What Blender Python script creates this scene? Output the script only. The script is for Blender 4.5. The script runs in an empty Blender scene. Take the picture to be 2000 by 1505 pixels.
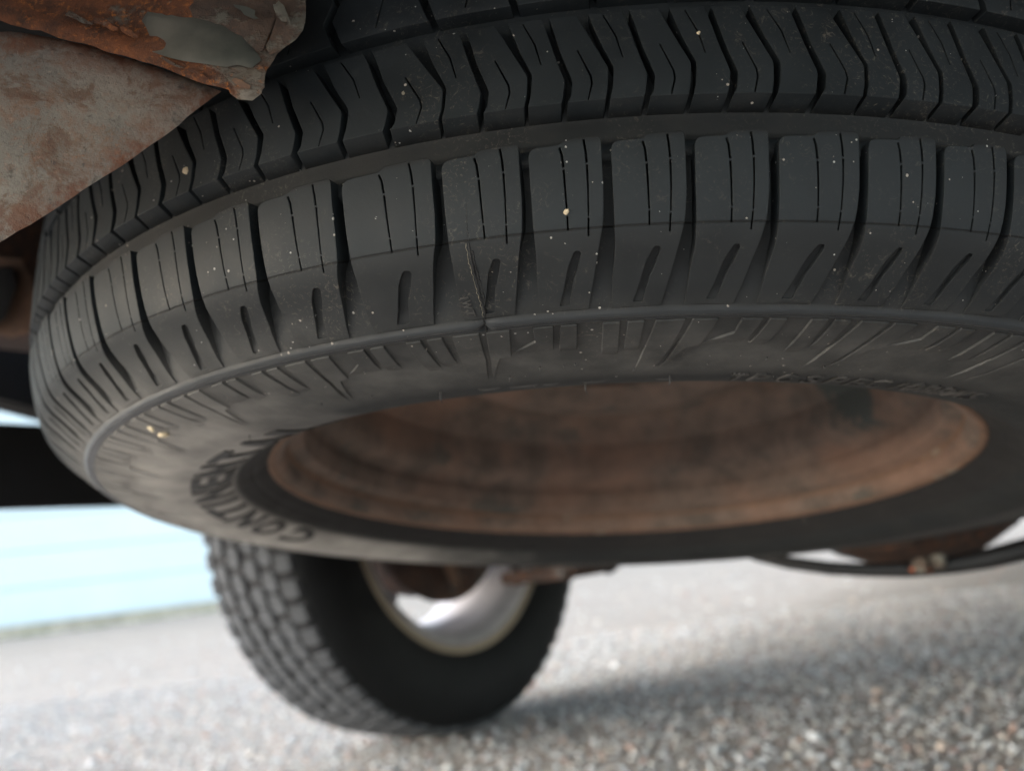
import bpy, bmesh, math, random
import numpy as np
from mathutils import Vector, Matrix, noise
from mathutils.geometry import delaunay_2d_cdt
random.seed(7)
R = math.radians
sc = bpy.context.scene
COL = sc.collection

# ------------------------------------------------------------------ camera
F_PX = 1689.4
CAM_H = .266
cd = bpy.data.cameras.new('camera'); cam = bpy.data.objects.new('camera', cd); COL.objects.link(cam)
RT = Vector((0.99280864, 0.02260872, -0.11755789)); UP = Vector((0.11971221, -0.18750074, 0.97494229))
FW = Vector((0, 0.98200424, 0.18885889))
cam.matrix_world = Matrix.Translation((0, 0, CAM_H)) @ Matrix((RT, UP, -FW)).transposed().to_4x4()
cd.sensor_width = 36; cd.lens = 36 * F_PX / 2000; cd.clip_start = .01; cd.clip_end = 500
cd.dof.use_dof = True; cd.dof.focus_distance = .285; cd.dof.aperture_fstop = 7.2
sc.camera = cam

# ------------------------------------------------------------------ light: overcast day
SUN_EL, SUN_AZ = R(22), R(-100)         # azimuth from +Y towards +X; low soft light from the left
w = bpy.data.worlds.new('World'); sc.world = w; w.use_nodes = True
nt = w.node_tree; nt.nodes.clear()
sky = nt.nodes.new('ShaderNodeTexSky'); sky.sky_type = 'NISHITA'; sky.sun_disc = False
sky.sun_elevation = SUN_EL; sky.sun_rotation = SUN_AZ; sky.dust_density = 1.0; sky.air_density = 1.0; sky.ozone_density = 1.0
bg = nt.nodes.new('ShaderNodeBackground'); bg.inputs[1].default_value = .15
out = nt.nodes.new('ShaderNodeOutputWorld')
bw = nt.nodes.new('ShaderNodeRGBToBW'); mx = nt.nodes.new('ShaderNodeMix'); mx.data_type = 'RGBA'; mx.inputs[0].default_value = .42   # thin cloud: half way to grey
nt.links.new(sky.outputs[0], bw.inputs[0]); nt.links.new(sky.outputs[0], mx.inputs[6]); nt.links.new(bw.outputs[0], mx.inputs[7]); nt.links.new(mx.outputs[2], bg.inputs[0]); nt.links.new(bg.outputs[0], out.inputs[0])
sl = bpy.data.lights.new('sun', 'SUN'); sl.energy = 1.2; sl.angle = R(90); sl.color = (1, .985, .965)
so = bpy.data.objects.new('sun', sl); COL.objects.link(so)
sdir = Vector((math.sin(SUN_AZ) * math.cos(SUN_EL), math.cos(SUN_AZ) * math.cos(SUN_EL), math.sin(SUN_EL)))
so.rotation_euler = sdir.to_track_quat('Z', 'Y').to_euler()
sc.view_settings.view_transform = 'Standard'; sc.view_settings.look = 'None'
sc.view_settings.exposure = 2.55; sc.view_settings.gamma = 1
sc.render.engine = 'CYCLES'

# ------------------------------------------------------------------ helpers
def tag(o, label=None, cat=None, group=None, kind=None):
    if label: o['label'] = label
    if cat: o['category'] = cat
    if group: o['group'] = group
    if kind: o['kind'] = kind
    return o
def link(name, me, m=None, parent=None):
    o = bpy.data.objects.new(name, me); COL.objects.link(o)
    if m is not None and me is not None and not me.materials: me.materials.append(m)
    if parent: o.parent = parent
    return o
def empty(name, loc=(0, 0, 0), rz=0, parent=None):
    o = bpy.data.objects.new(name, None); COL.objects.link(o); o.empty_display_size = .1
    o.location = loc; o.rotation_euler = (0, 0, rz)
    if parent: o.parent = parent
    return o
def mesh(name, V, Fc, smooth=True, attrs=None):
    me = bpy.data.meshes.new(name); me.from_pydata([tuple(v) for v in V], [], [tuple(f) for f in Fc]); me.update()
    if smooth: me.polygons.foreach_set('use_smooth', [True] * len(me.polygons))
    for k, a in (attrs or {}).items():
        at = me.attributes.new(k, 'FLOAT', 'POINT'); at.data.foreach_set('value', [float(x) for x in a])
    return me
def sharp(me, ang=35):
    me.set_sharp_from_angle(angle=R(ang)); return me
def fixn(me):
    bm = bmesh.new(); bm.from_mesh(me); bmesh.ops.recalc_face_normals(bm, faces=bm.faces); bm.to_mesh(me); bm.free(); return me
def box(bm, a, b, bev=0):
    r = bmesh.ops.create_cube(bm, size=1)
    for v in r['verts']:
        v.co = Vector([(a[i] + b[i]) / 2 + v.co[i] * (b[i] - a[i]) for i in range(3)])
    if bev:
        es = list({e for v in r['verts'] for e in v.link_edges})
        bmesh.ops.bevel(bm, geom=es, offset=bev, segments=2, affect='EDGES')
def bmobj(name, bm, m, parent=None, smooth=False):
    me = bpy.data.meshes.new(name); bm.to_mesh(me); bm.free()
    if smooth: me.polygons.foreach_set('use_smooth', [True] * len(me.polygons)); sharp(me, 40)
    return link(name, me, m, parent)
def lathe(prof, n=96, axis='Z', closed=False, a0=0, a1=2 * math.pi):
    """prof: (r, z) list -> V, F ; angle as on the spare wheel (0 = -Y side)"""
    full = abs(a1 - a0 - 2 * math.pi) < 1e-6
    V, Fc = [], []; m = len(prof); cols = n if full else n + 1
    for i in range(cols):
        t = a0 + (a1 - a0) * i / n
        for r, z in prof:
            p = (r * math.sin(t), -r * math.cos(t), z)
            if axis == 'X': p = (p[2], p[0], p[1])
            V.append(p)
    for i in range(n):
        j = (i + 1) % cols
        for k in range(m if closed else m - 1):
            l = (k + 1) % m
            Fc.append((i * m + k, j * m + k, j * m + l, i * m + l))
    return V, Fc
def tube(path, rad, n=8, cap=True):
    V, Fc = [], []; path = [Vector(p) for p in path]
    rad = rad if hasattr(rad, '__len__') else [rad] * len(path)
    prev = None
    for i, p in enumerate(path):
        d = (path[min(i + 1, len(path) - 1)] - path[max(i - 1, 0)]).normalized()
        a = prev - d * prev.dot(d) if prev else d.orthogonal()
        a.normalize(); prev = a; b = d.cross(a)
        for k in range(n):
            t = 2 * math.pi * k / n; V.append(p + (a * math.cos(t) + b * math.sin(t)) * rad[i])
    for i in range(len(path) - 1):
        for k in range(n):
            l = (k + 1) % n; Fc.append((i * n + k, i * n + l, (i + 1) * n + l, (i + 1) * n + k))
    if cap:
        Fc.append(tuple(range(n))[::-1]); Fc.append(tuple((len(path) - 1) * n + k for k in range(n)))
    return V, Fc

# ------------------------------------------------------------------ materials
class NT:
    def __init__(s, name, bevel=0):
        s.m = bpy.data.materials.new(name); s.m.use_nodes = True; s.t = s.m.node_tree
        s.b = s.t.nodes['Principled BSDF']; s.bevel = bevel
        s.tc = s.n('ShaderNodeTexCoord').outputs['Object']
        s.h = None
    def n(s, ty, **k):
        nd = s.t.nodes.new(ty)
        for a, b in k.items(): setattr(nd, a, b)
        return nd
    def put(s, sock, v):
        if isinstance(v, bpy.types.NodeSocket): s.t.links.new(v, sock)
        elif v is not None: sock.default_value = v
    def noise(s, scale, detail=4, rough=.55, vec=None, dist=0):
        nd = s.n('ShaderNodeTexNoise'); s.put(nd.inputs['Vector'], vec or s.tc)
        nd.inputs['Scale'].default_value = scale; nd.inputs['Detail'].default_value = detail
        nd.inputs['Roughness'].default_value = rough; nd.inputs['Distortion'].default_value = dist
        return nd.outputs[0]
    def voro(s, scale, vec=None, feature='F1', out='Distance', rnd=1):
        nd = s.n('ShaderNodeTexVoronoi', feature=feature); s.put(nd.inputs['Vector'], vec or s.tc)
        nd.inputs['Scale'].default_value = scale; nd.inputs['Randomness'].default_value = rnd
        return nd.outputs[out]
    def ramp(s, v, stops, interp='LINEAR'):
        nd = s.n('ShaderNodeValToRGB'); s.put(nd.inputs[0], v); cr = nd.color_ramp; cr.interpolation = interp
        while len(cr.elements) < len(stops): cr.elements.new(.5)
        for e, (p, c) in zip(cr.elements, stops):
            e.position = p; e.color = (c, c, c, 1) if not hasattr(c, '__len__') else (*c, 1)
        return nd.outputs[0]
    def mapr(s, v, a, b, c=0, d=1):
        nd = s.n('ShaderNodeMapRange'); s.put(nd.inputs[0], v)
        for i, x in enumerate((a, b, c, d)): nd.inputs[i + 1].default_value = x
        return nd.outputs[0]
    def mix(s, f, a, b):
        nd = s.n('ShaderNodeMix', data_type='RGBA'); s.put(nd.inputs[0], f)
        for sock, v in ((nd.inputs[6], a), (nd.inputs[7], b)):
            if isinstance(v, (tuple, list)): v = (*v, 1)[:4]
            s.put(sock, v)
        return nd.outputs[2]
    def mth(s, op, a, b=None, clamp=False):
        nd = s.n('ShaderNodeMath', operation=op, use_clamp=clamp); s.put(nd.inputs[0], a)
        if b is not None: s.put(nd.inputs[1], b)
        return nd.outputs[0]
    def attr(s, name, out='Fac'):
        return s.n('ShaderNodeAttribute', attribute_name=name).outputs[out]
    def done(s, col=None, rough=.6, metal=0, bump=(), spec=.5):
        s.put(s.b.inputs['Base Color'], (*col, 1) if isinstance(col, tuple) else col)
        s.put(s.b.inputs['Roughness'], rough); s.put(s.b.inputs['Metallic'], metal)
        s.b.inputs['Specular IOR Level'].default_value = spec
        nrm = None
        if s.bevel:
            bv = s.n('ShaderNodeBevel', samples=4); bv.inputs[0].default_value = s.bevel; nrm = bv.outputs[0]
        for (hs, dist, st) in bump:
            bp = s.n('ShaderNodeBump'); s.put(bp.inputs['Height'], hs); bp.inputs['Distance'].default_value = dist
            bp.inputs['Strength'].default_value = st
            if nrm: s.t.links.new(nrm, bp.inputs['Normal'])
            nrm = bp.outputs[0]
        if nrm: s.t.links.new(nrm, s.b.inputs['Normal'])
        return s.m

spare = empty('spare_wheel')
def rubber(name, bevel=.0004, letters=False):
    """tyre rubber: smooth blue-black on the tread face, browner and dusty on shoulder and sidewall"""
    q = NT(name, bevel); q.tc.node.object = spare
    u = q.attr('lateral')                              # mm across the tread, from the crown
    big = q.noise(9, 5, .6); mid = q.noise(45, 5, .6); fine = q.noise(1500, 3, .6)
    tread = q.mix(q.ramp(mid, [(.35, 0), (.7, 1)]), (.0100, .0138, .0165), (.0170, .0222, .0258))
    side = q.mix(q.ramp(mid, [(.3, 0), (.7, 1)]), (.0110, .0132, .0150), (.0195, .0222, .0240))
    isside = q.mapr(q.mth('ADD', u, q.mth('MULTIPLY', q.mth('SUBTRACT', mid, .5), 5)), 94.5, 98)
    c = q.mix(isside, tread, side)
    # dirt dust that settled on the outer sidewall, thinner towards the bead
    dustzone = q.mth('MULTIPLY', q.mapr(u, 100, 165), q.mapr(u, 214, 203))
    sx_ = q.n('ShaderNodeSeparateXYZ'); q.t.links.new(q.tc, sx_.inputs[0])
    # pale dust painted stronger on the left, standing in for more light there
    left_light = q.mapr(q.mth('ADD', sx_.outputs[0], q.mth('MULTIPLY', q.mth('SUBTRACT', big, .5), .25)), -.09, -.235, 0, 1)
    dn = q.mth('MULTIPLY', q.mth('MULTIPLY', dustzone, q.ramp(mid, [(.30, .55), (.65, 1)])), left_light)
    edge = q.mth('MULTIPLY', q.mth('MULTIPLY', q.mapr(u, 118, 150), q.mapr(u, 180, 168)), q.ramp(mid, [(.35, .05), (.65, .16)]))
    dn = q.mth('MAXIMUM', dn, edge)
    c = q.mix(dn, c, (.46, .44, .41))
    c = q.mix(q.mapr(u, 206, 213), c, (.014, .014, .015))
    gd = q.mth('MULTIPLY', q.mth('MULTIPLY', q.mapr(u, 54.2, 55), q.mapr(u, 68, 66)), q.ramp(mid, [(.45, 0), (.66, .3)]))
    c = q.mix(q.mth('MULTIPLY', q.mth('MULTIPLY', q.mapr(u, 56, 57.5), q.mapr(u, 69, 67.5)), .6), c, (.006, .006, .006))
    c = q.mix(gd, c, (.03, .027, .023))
    # the hairline at the shoulder
    ln = q.mth('MULTIPLY', q.mapr(u, 95.3, 95.75), q.mapr(u, 96.35, 95.85))
    c = q.mix(ln, c, (.006, .006, .006))
    # scuffs and specks of dried dirt
    vc = q.n('ShaderNodeTexVoronoi'); q.t.links.new(q.tc, vc.inputs['Vector']); vc.inputs['Scale'].default_value = 640
    clus = q.ramp(q.noise(70, 3, .7), [(.5, 0), (.66, 1)])
    rnd = q.mapr(vc.outputs['Color'], 0, 1)
    sep = q.n('ShaderNodeSeparateColor'); q.t.links.new(vc.outputs['Color'], sep.inputs[0])
    thr = q.mth('MULTIPLY', q.mth('GREATER_THAN', sep.outputs[0], q.mth('SUBTRACT', .994, q.mth('MULTIPLY', clus, .22))), 1)
    spot = q.mth('MULTIPLY', thr, q.mth('LESS_THAN', vc.outputs['Distance'], q.mth('ADD', q.mth('MULTIPLY', q.mth('POWER', sep.outputs[1], 3.0), .30), .05)))
    dustc = q.mix(sep.outputs[2], (.42, .36, .30), (.5, .50, .48))
    c = q.mix(q.mth('MULTIPLY', spot, .8), c, dustc)
    smear = q.ramp(q.noise(300, 8, .8, dist=2), [(.55, 0), (.68, 1)])
    sm2 = q.mth('MULTIPLY', smear, q.ramp(q.noise(24, 4, .65), [(.45, .03), (.62, .8)]))
    c = q.mix(sm2, c, (.16, .14, .115))
    rough = q.mix(isside, q.ramp(mid, [(.3, .52), (.7, .66)]), q.ramp(mid, [(.3, .60), (.7, .74)]))
    rib = q.mth('MULTIPLY', q.mapr(u, 125.6, 126.8), q.mapr(u, 131.8, 130.8))
    rough = q.mix(rib, rough, (.34, .34, .34)); c = q.mix(q.mth('MULTIPLY', rib, .8), c, (.03, .034, .038))
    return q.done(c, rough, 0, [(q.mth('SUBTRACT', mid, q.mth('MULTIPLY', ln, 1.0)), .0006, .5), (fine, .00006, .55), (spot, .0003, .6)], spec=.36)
M = {}
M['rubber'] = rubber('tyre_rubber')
q = NT('letter_rubber', .0003)
M['letter'] = q.done(q.mix(q.ramp(q.noise(80), [(.4, 0), (.7, 1)]), (.007, .007, .008), (.013, .013, .013)), .55, 0, [(q.noise(1200), .00005, .5)])
q = NT('print_rubber', .0002)
M['print'] = q.done(q.mix(q.ramp(q.noise(120), [(.45, 0), (.65, 1)]), (.035, .034, .033), (.08, .075, .07)), .6)
def rust(name, red=(.20, .075, .036), dark=(.055, .032, .024), paint=(.11, .115, .11), amt=.5, scale=1, bumpd=.0008, orange=(.45, .14, .03), detail=1):
    q = NT(name)
    a = q.noise(14 * scale, 8, .68, dist=.4); b = q.noise(60 * scale, 8, .7); d = q.noise(300 * scale, 5, .7)
    c = q.mix(q.ramp(b, [(.3, 0), (.7, 1)]), dark, red)
    c = q.mix(q.mth('MULTIPLY', q.ramp(d, [(.52, 0), (.7, 1)]), q.ramp(a, [(.4, 0), (.6, .85)])), c, orange)
    pm = q.mth('ADD', q.mth('MULTIPLY', a, .75), q.mth('MULTIPLY', b, .25))
    pmask = q.ramp(pm, [(amt - .025, 0), (amt + .025, 1)])
    pc = q.mix(q.ramp(b, [(.35, 0), (.65, 1)]), paint, tuple(x * 1.35 for x in paint))
    c = q.mix(pmask, c, pc)
    hgt = q.mth('ADD', q.mth('MULTIPLY', pmask, .5), q.mth('ADD', q.mth('MULTIPLY', b, .6), q.mth('MULTIPLY', d, .35)))
    return q.done(c, q.mix(pmask, (.85,) * 3, (.5,) * 3), 0, [(hgt, bumpd, .8)])
q = NT('rusty_wheel_steel'); q.tc.node.object = spare
a = q.noise(9, 7, .65, dist=.5); b = q.noise(32, 7, .7); d = q.noise(150, 5, .7)
g = q.mix(q.ramp(b, [(.38, 0), (.62, 1)]), (.095, .075, .062), (.19, .135, .108))
g = q.mix(q.ramp(a, [(.47, 0), (.62, .6)]), g, (.235, .135, .095))
g = q.mix(q.ramp(q.noise(21, 5, .6), [(.57, 0), (.65, .8)]), g, (.072, .072, .064))
g = q.mix(q.ramp(d, [(.60, 0), (.75, .6)]), g, (.29, .22, .17))
xyz = q.n('ShaderNodeSeparateXYZ'); q.t.links.new(q.tc, xyz.inputs[0])
dst = q.n('ShaderNodeVectorMath', operation='DISTANCE'); q.t.links.new(q.tc, dst.inputs[0]); dst.inputs[1].default_value = (.185, .060, -.015)
pm = q.mth('ADD', dst.outputs['Value'], q.mth('MULTIPLY', q.mth('SUBTRACT', b, .5), .09))
g = q.mix(q.ramp(pm, [(.026, 1), (.030, 0)]), g, (.058, .066, .062))
M['rim'] = q.done(g, .85, 0, [(q.mth('ADD', b, q.mth('MULTIPLY', d, .4)), .0012, .7)])
M['flange'] = rust('rusty_wheel_lip', red=(.20, .115, .075), dark=(.11, .07, .05), paint=(.16, .13, .10), amt=.62, orange=(.32, .17, .09))
M['beam'] = rust('rust_flaking_steel', red=(.24, .085, .034), dark=(.040, .025, .020), paint=(.12, .105, .085), amt=.56, scale=1.6, bumpd=.0016, orange=(.80, .27, .05))
M['brown'] = rust('brown_grey_scaled_steel', red=(.13, .085, .06), dark=(.05, .038, .032), paint=(.11, .105, .085), amt=.49, scale=2.2, bumpd=.0012, orange=(.30, .13, .06))
# greyed plate with scattered rust
q = NT('weathered_grey_steel')
a = q.noise(11, 5, .55); b = q.noise(80, 9, .72, dist=.1); d = q.noise(420, 6, .75)
g = q.mix(q.ramp(a, [(.35, 0), (.65, 1)]), (.10, .112, .106), (.32, .285, .24))
g = q.mix(q.mth('MULTIPLY', q.ramp(b, [(.50, 0), (.62, .75)]), q.ramp(a, [(.42, 1), (.66, .25)])), g, (.26, .115, .055))
g = q.mix(q.ramp(d, [(.62, 0), (.72, .8)]), g, (.33, .15, .075))
g = q.mix(q.ramp(b, [(.33, .9), (.43, 0)]), g, (.055, .042, .038))
st = q.noise(38, 8, .75, dist=.6)
g = q.mix(q.ramp(st, [(.51, 0), (.58, .7)]), g, (.145, .072, .042))
g = q.mix(q.ramp(q.noise(520, 4, .8), [(.60, 0), (.68, .8)]), g, (.42, .36, .30))
er = q.attr('edge')
g = q.mix(q.mth('MULTIPLY', er, q.ramp(b, [(.40, 0), (.55, .9)])), g, (.16, .06, .03))
sp = q.noise(260, 8, .8)
g = q.mix(q.mth('MULTIPLY', q.ramp(sp, [(.53, 0), (.62, .8)]), q.ramp(a, [(.45, 1), (.62, .15)])), g, (.25, .105, .055))
g = q.mix(q.ramp(sp, [(.33, .8), (.42, 0)]), g, (.06, .05, .05))
M['plate'] = q.done(g, q.ramp(b, [(.3, .55), (.7, .8)]), 0, [(b, .0010, .9), (d, .0008, .9), (q.noise(900, 4), .0002, .6)])
q = NT('old_grey_paint')
M['flake'] = q.done(q.mix(q.ramp(q.noise(25, 5), [(.4, 0), (.65, 1)]), (.075, .08, .07), (.19, .18, .15)), .42, 0, [(q.noise(60, 5), .0008, .5)])
M['darkrust'] = rust('dark_underbody_rust', red=(.065, .034, .024), dark=(.018, .014, .012), paint=(.03, .03, .03), amt=.55, scale=.5)
def plain(name, col, rough=.6, metal=0, vary=.3, scale=20, bump=.0005):
    q = NT(name); nn = q.noise(scale, 5)
    c = q.mix(q.ramp(nn, [(.3, 0), (.7, 1)]), tuple(x * (1 - vary) for x in col), tuple(x * (1 + vary) for x in col))
    return q.done(c, rough, metal, [(nn, bump, .4)])
M['black'] = plain('black_underseal', (.006, .006, .006), .9)
M['paint'] = plain('dark_green_body_paint', (.02, .03, .03), .3, bump=.0001)
M['bgtyre'] = plain('dusty_black_sidewall', (.004, .0045, .005), .75, scale=30)
M['bgtyre'].node_tree.nodes['Principled BSDF'].inputs['Specular IOR Level'].default_value = .25
M['bgbase'] = plain('grey_groove_rubber', (.012, .012, .013), .9, scale=60)
M['bgtread'] = plain('grey_worn_tread', (.050, .053, .058), .85, vary=.35, scale=60)
M['barrel'] = plain('pale_wheel_barrel', (.42, .40, .41), .5, .1, scale=8)
M['lip'] = plain('tan_stained_wheel_lip', (.26, .21, .15), .6, vary=.25, scale=12)
M['disc'] = plain('pale_alloy_wheel_face', (.36, .35, .36), .35, .5, scale=8, vary=.1)
M['hose'] = plain('black_pipe_coating', (.012, .012, .013), .5)
M['yellow'] = M['brown']
M['orange'] = plain('orange_plastic_clip', (.42, .10, .03), .6)
M['stone'] = plain('cream_stone', (.62, .52, .36), .8, scale=400, bump=.0003)
M['hair'] = plain('rubber_hair', (.05, .05, .05), .6)
M['mud'] = plain('dried_mud', (.20, .18, .14), .9, scale=500)
M['concrete'] = plain('pale_concrete', (.42, .38, .30), .9, scale=6)
M['siding'] = plain('pale_blue_panel', (.56, .66, .68), .5, vary=.03, scale=1.5)
M['grass'] = plain('grass_blades', (.16, .21, .09), .8, scale=3)
# gravel ground
q = NT('gravel_ground')
v1 = q.n('ShaderNodeTexVoronoi'); q.t.links.new(q.tc, v1.inputs['Vector']); v1.inputs['Scale'].default_value = 130
v2 = q.n('ShaderNodeTexVoronoi'); q.t.links.new(q.tc, v2.inputs['Vector']); v2.inputs['Scale'].default_value = 240
s1 = q.n('ShaderNodeSeparateColor'); q.t.links.new(v1.outputs['Color'], s1.inputs[0])
s2 = q.n('ShaderNodeSeparateColor'); q.t.links.new(v2.outputs['Color'], s2.inputs[0])
GR = [(0, (.10, .105, .11)), (.18, (.20, .20, .19)), (.4, (.36, .33, .29)), (.55, (.28, .29, .30)), (.7, (.46, .41, .34)), (.82, (.34, .20, .15)), (.9, (.24, .11, .085)), (1, (.58, .56, .53))]
c = q.mix(q.mth('GREATER_THAN', s1.outputs[1], .55), q.ramp(s2.outputs[0], GR), q.ramp(s1.outputs[0], GR))
c = q.mix(.4, c, q.mix(q.ramp(q.noise(1.3, 5), [(.35, 0), (.65, 1)]), (.33, .30, .25), (.43, .39, .33)))
pos = q.n('ShaderNodeSeparateXYZ'); q.t.links.new(q.tc, pos.inputs[0])
c = q.mix(q.mapr(q.mth('ADD', pos.outputs[1], q.mth('MULTIPLY', q.noise(.8, 4), 2)), 2.2, 6.5, 0, .62), c, q.mix(q.ramp(q.noise(3, 6), [(.35, 0), (.65, 1)]), (.235, .205, .165), (.31, .275, .225)))  # painted light balance: colour darkens with distance to offset the brighter open light
gh = q.mth('SUBTRACT', 1, q.mth('ADD', v1.outputs['Distance'], q.mth('MULTIPLY', v2.outputs['Distance'], .5)))
M['ground'] = q.done(c, .9, 0, [(gh, .006, .8)])
q = NT('pebble_mix')
geo = q.n('ShaderNodeNewGeometry')
GP = [(0, (.13, .15, .165)), (.10, (.27, .295, .315)), (.30, (.44, .435, .41)), (.5, (.36, .40, .43)), (.66, (.52, .50, .45)), (.76, (.50, .34, .26)), (.81, (.26, .14, .12)), (.86, (.42, .44, .46)), (1, (.72, .74, .75))]
pc = q.ramp(geo.outputs['Random Per Island'], GP)
M['pebbles'] = q.done(q.mix(.16, pc, (.44, .40, .34)), .75, 0, [(q.noise(400, 4), .0005, .5)])

# ------------------------------------------------------------------ setting: ground, wall, kerb
X_T = Vector((.809, -.588, 0)); Y_T = Vector((.588, .809, 0)); O_T = Vector((-.189, 1.476, 0)) + X_T * .8
RZ_T = math.atan2(-.588, .809)
def ray_at(x, y, dist):
    """world point seen at photo pixel x, y at a given forward distance"""
    d = FW + RT * ((x - 1000) / F_PX) - UP * ((y - 752.5) / F_PX)
    return Vector((0, 0, CAM_H)) + d * (dist / d.y)

def ground_z(x, y):
    return .006 * noise.noise(Vector((x * 1.7, y * 1.7, 0))) + .004 * noise.noise(Vector((x * 6, y * 6, 3)))
gx = sorted(set([-120, -60, -30, -15, -9, -6] + [-4 + i * .1 for i in range(81)] + [6, 9, 15, 30, 60, 120]))
gy = sorted(set([-60, -30, -12, -5, -2] + [-.6 + i * .1 for i in range(75)] + [8, 10, 12, 16, 25, 40, 80, 160]))
V = [(x, y, ground_z(x, y) - .004) for y in gy for x in gx]; nx = len(gx)
Fc = [(j * nx + i, j * nx + i + 1, (j + 1) * nx + i + 1, (j + 1) * nx + i) for j in range(len(gy) - 1) for i in range(nx - 1)]
tag(link('ground', mesh('ground', V, Fc), M['ground']), kind='structure')

# loose gravel in the near field (uncountable): one mesh
def pebble_cloud(name, n, region, rmin, rmax, seed, power=2.2):
    rg = random.Random(seed); bm = bmesh.new(); bmesh.ops.create_icosphere(bm, subdivisions=1, radius=1)
    bv = np.array([v.co[:] for v in bm.verts]); bf = np.array([[v.index for v in f.verts] for f in bm.faces]); bm.free()
    Vs, Fs = [], []; k = 0
    rs = np.random.RandomState(seed)
    for _ in range(n):
        x, y = region(rg)
        r = rmin + (rmax - rmin) * rg.random() ** power
        s = np.array([1, rg.uniform(.6, 1), rg.uniform(.45, .8)]) * r
        a = rg.uniform(0, 6.3); b = rg.uniform(-.5, .5)
        Rz = np.array([[math.cos(a), -math.sin(a), 0], [math.sin(a), math.cos(a), 0], [0, 0, 1]])
        Rx = np.array([[1, 0, 0], [0, math.cos(b), -math.sin(b)], [0, math.sin(b), math.cos(b)]])
        P = (bv * (1 + rs.uniform(-.22, .22, (len(bv), 1))) * s) @ Rx.T @ Rz.T + [x, y, ground_z(x, y) + s[2] * .35 - .003]
        Vs.append(P); Fs.append(bf + k); k += len(bv)
    Vs = np.vstack(Vs); Fs = np.vstack(Fs)
    me = bpy.data.meshes.new(name); me.from_pydata(Vs.tolist(), [], Fs.tolist()); me.polygons.foreach_set('use_smooth', [True] * len(me.polygons))
    return me
def fan(ymin, ymax):
    def f(rg):
        y = math.sqrt(rg.uniform(ymin * ymin, ymax * ymax)); return rg.uniform(-.82, .74) * y, y
    return f
tag(link('gravel', pebble_cloud('gravel', 38000, fan(.8, 2.7), .0018, .0055, 1), M['pebbles']), 'loose mixed gravel of grey, tan and rust red stones on the ground under the truck', 'gravel', kind='stuff')
tag(link('coarse_gravel', pebble_cloud('coarse_gravel', 1500, fan(.8, 5.5), .0055, .012, 2, 3.5), M['pebbles']), 'scattered larger stones among the fine gravel around the rear wheel', 'gravel', kind='stuff')

# pale panelled wall of the building at left; base runs from (0,1246) to the right
A = Vector((-6.29, 10.33, 0)); B = Vector((-4.05, 11.5, 0)); dW = (B - A).normalized(); nW = Vector((dW.y, -dW.x, 0))
wall = empty('panelled_wall', A - dW * 14, math.atan2(dW.y, dW.x))
tag(wall, 'pale blue white wall of wide horizontal panels behind the truck', 'wall')
LW = 46.0
for i in range(9):
    bm = bmesh.new(); z0 = .12 + i * .43
    box(bm, (0, 0, z0), (LW, .05, z0 + .419), .006); bmobj('panel', bm, M['siding'], wall)
bm = bmesh.new(); box(bm, (0, .06, 0), (LW, .25, 4.05)); bmobj('wall_core', bm, M['siding'], wall)
bm = bmesh.new(); box(bm, (0, -.012, -.05), (LW, .055, .11), .01); bmobj('footing', bm, M['concrete'], wall)
kb = bmesh.new(); box(kb, (0, -.75, -.1), (LW, -.25, .035), .01)
kerb = bmobj('concrete_apron', kb, M['concrete']); kerb.location = wall.location; kerb.rotation_euler = wall.rotation_euler
tag(kerb, kind='structure')
Vg, Fg = [], []
for _ in range(3200):
    t = random.uniform(6, 26); o = random.uniform(-.26, -.04) if random.random() < .75 else random.uniform(-.9, -.7)
    if noise.noise(Vector((t * .9, o, 0))) < -.15: continue
    p = A - dW * 14 + dW * t - nW * 0 + Vector((dW.y, -dW.x, 0)) * (-o)
    h = random.uniform(.03, .10); a = random.uniform(0, 6.3); wd = .008
    e = Vector((math.cos(a) * wd, math.sin(a) * wd, 0)); tip = Vector((random.uniform(-.03, .03), random.uniform(-.03, .03), h))
    k = len(Vg); Vg += [p - e, p + e, p + tip]; Fg.append((k, k + 1, k + 2))
tag(link('grass_strip', mesh('grass_strip', Vg, Fg), M['grass']), 'thin strip of green grass along the foot of the pale wall', 'grass', kind='stuff')

# ------------------------------------------------------------------ the truck (seen from beneath its tail)
truck = empty('pickup_truck', O_T, RZ_T)
tag(truck, 'rusty underside of a parked pickup truck above the slung spare wheel', 'truck')
def tp(x, y, z): return Vector((x, y, z))
W2T = Matrix.Translation(O_T) @ Matrix.Rotation(RZ_T, 4, 'Z')
W2T.invert()
bm = bmesh.new(); box(bm, (-.80, -1.25, .66), (.80, 1.0, .70))
for i in range(8): box(bm, (-.78, -1.15 + i * .28, .63), (.78, -1.09 + i * .28, .66))
bmobj('bed_floor', bm, M['black'], truck)
def side_panel(sx):
    # bedside panel with wheel arch cut out, extruded along x
    pts = [(-1.22, .56), (-.66, .538), (-.50, .500)]
    for k in range(17):
        a = math.pi - math.pi * k / 16; pts.append((.44 * math.cos(a), max(.40, .36 + .44 * math.sin(a))))
    pts += [(1.0, .40), (1.0, 1.05), (-1.22, 1.05)]
    x0, x1 = (-.95, -.90) if sx < 0 else (.90, .95)
    n = len(pts); V = [(x0, y, z) for y, z in pts] + [(x1, y, z) for y, z in pts]
    Fc = [tuple(range(n)), tuple(range(2 * n - 1, n - 1, -1))] + [(i, (i + 1) % n, n + (i + 1) % n, n + i) for i in range(n)]
    return fixn(mesh('bed_side', V, Fc, False))
for sx in (-1, 1): link('bed_side', side_panel(sx), M['black'], truck)
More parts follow.
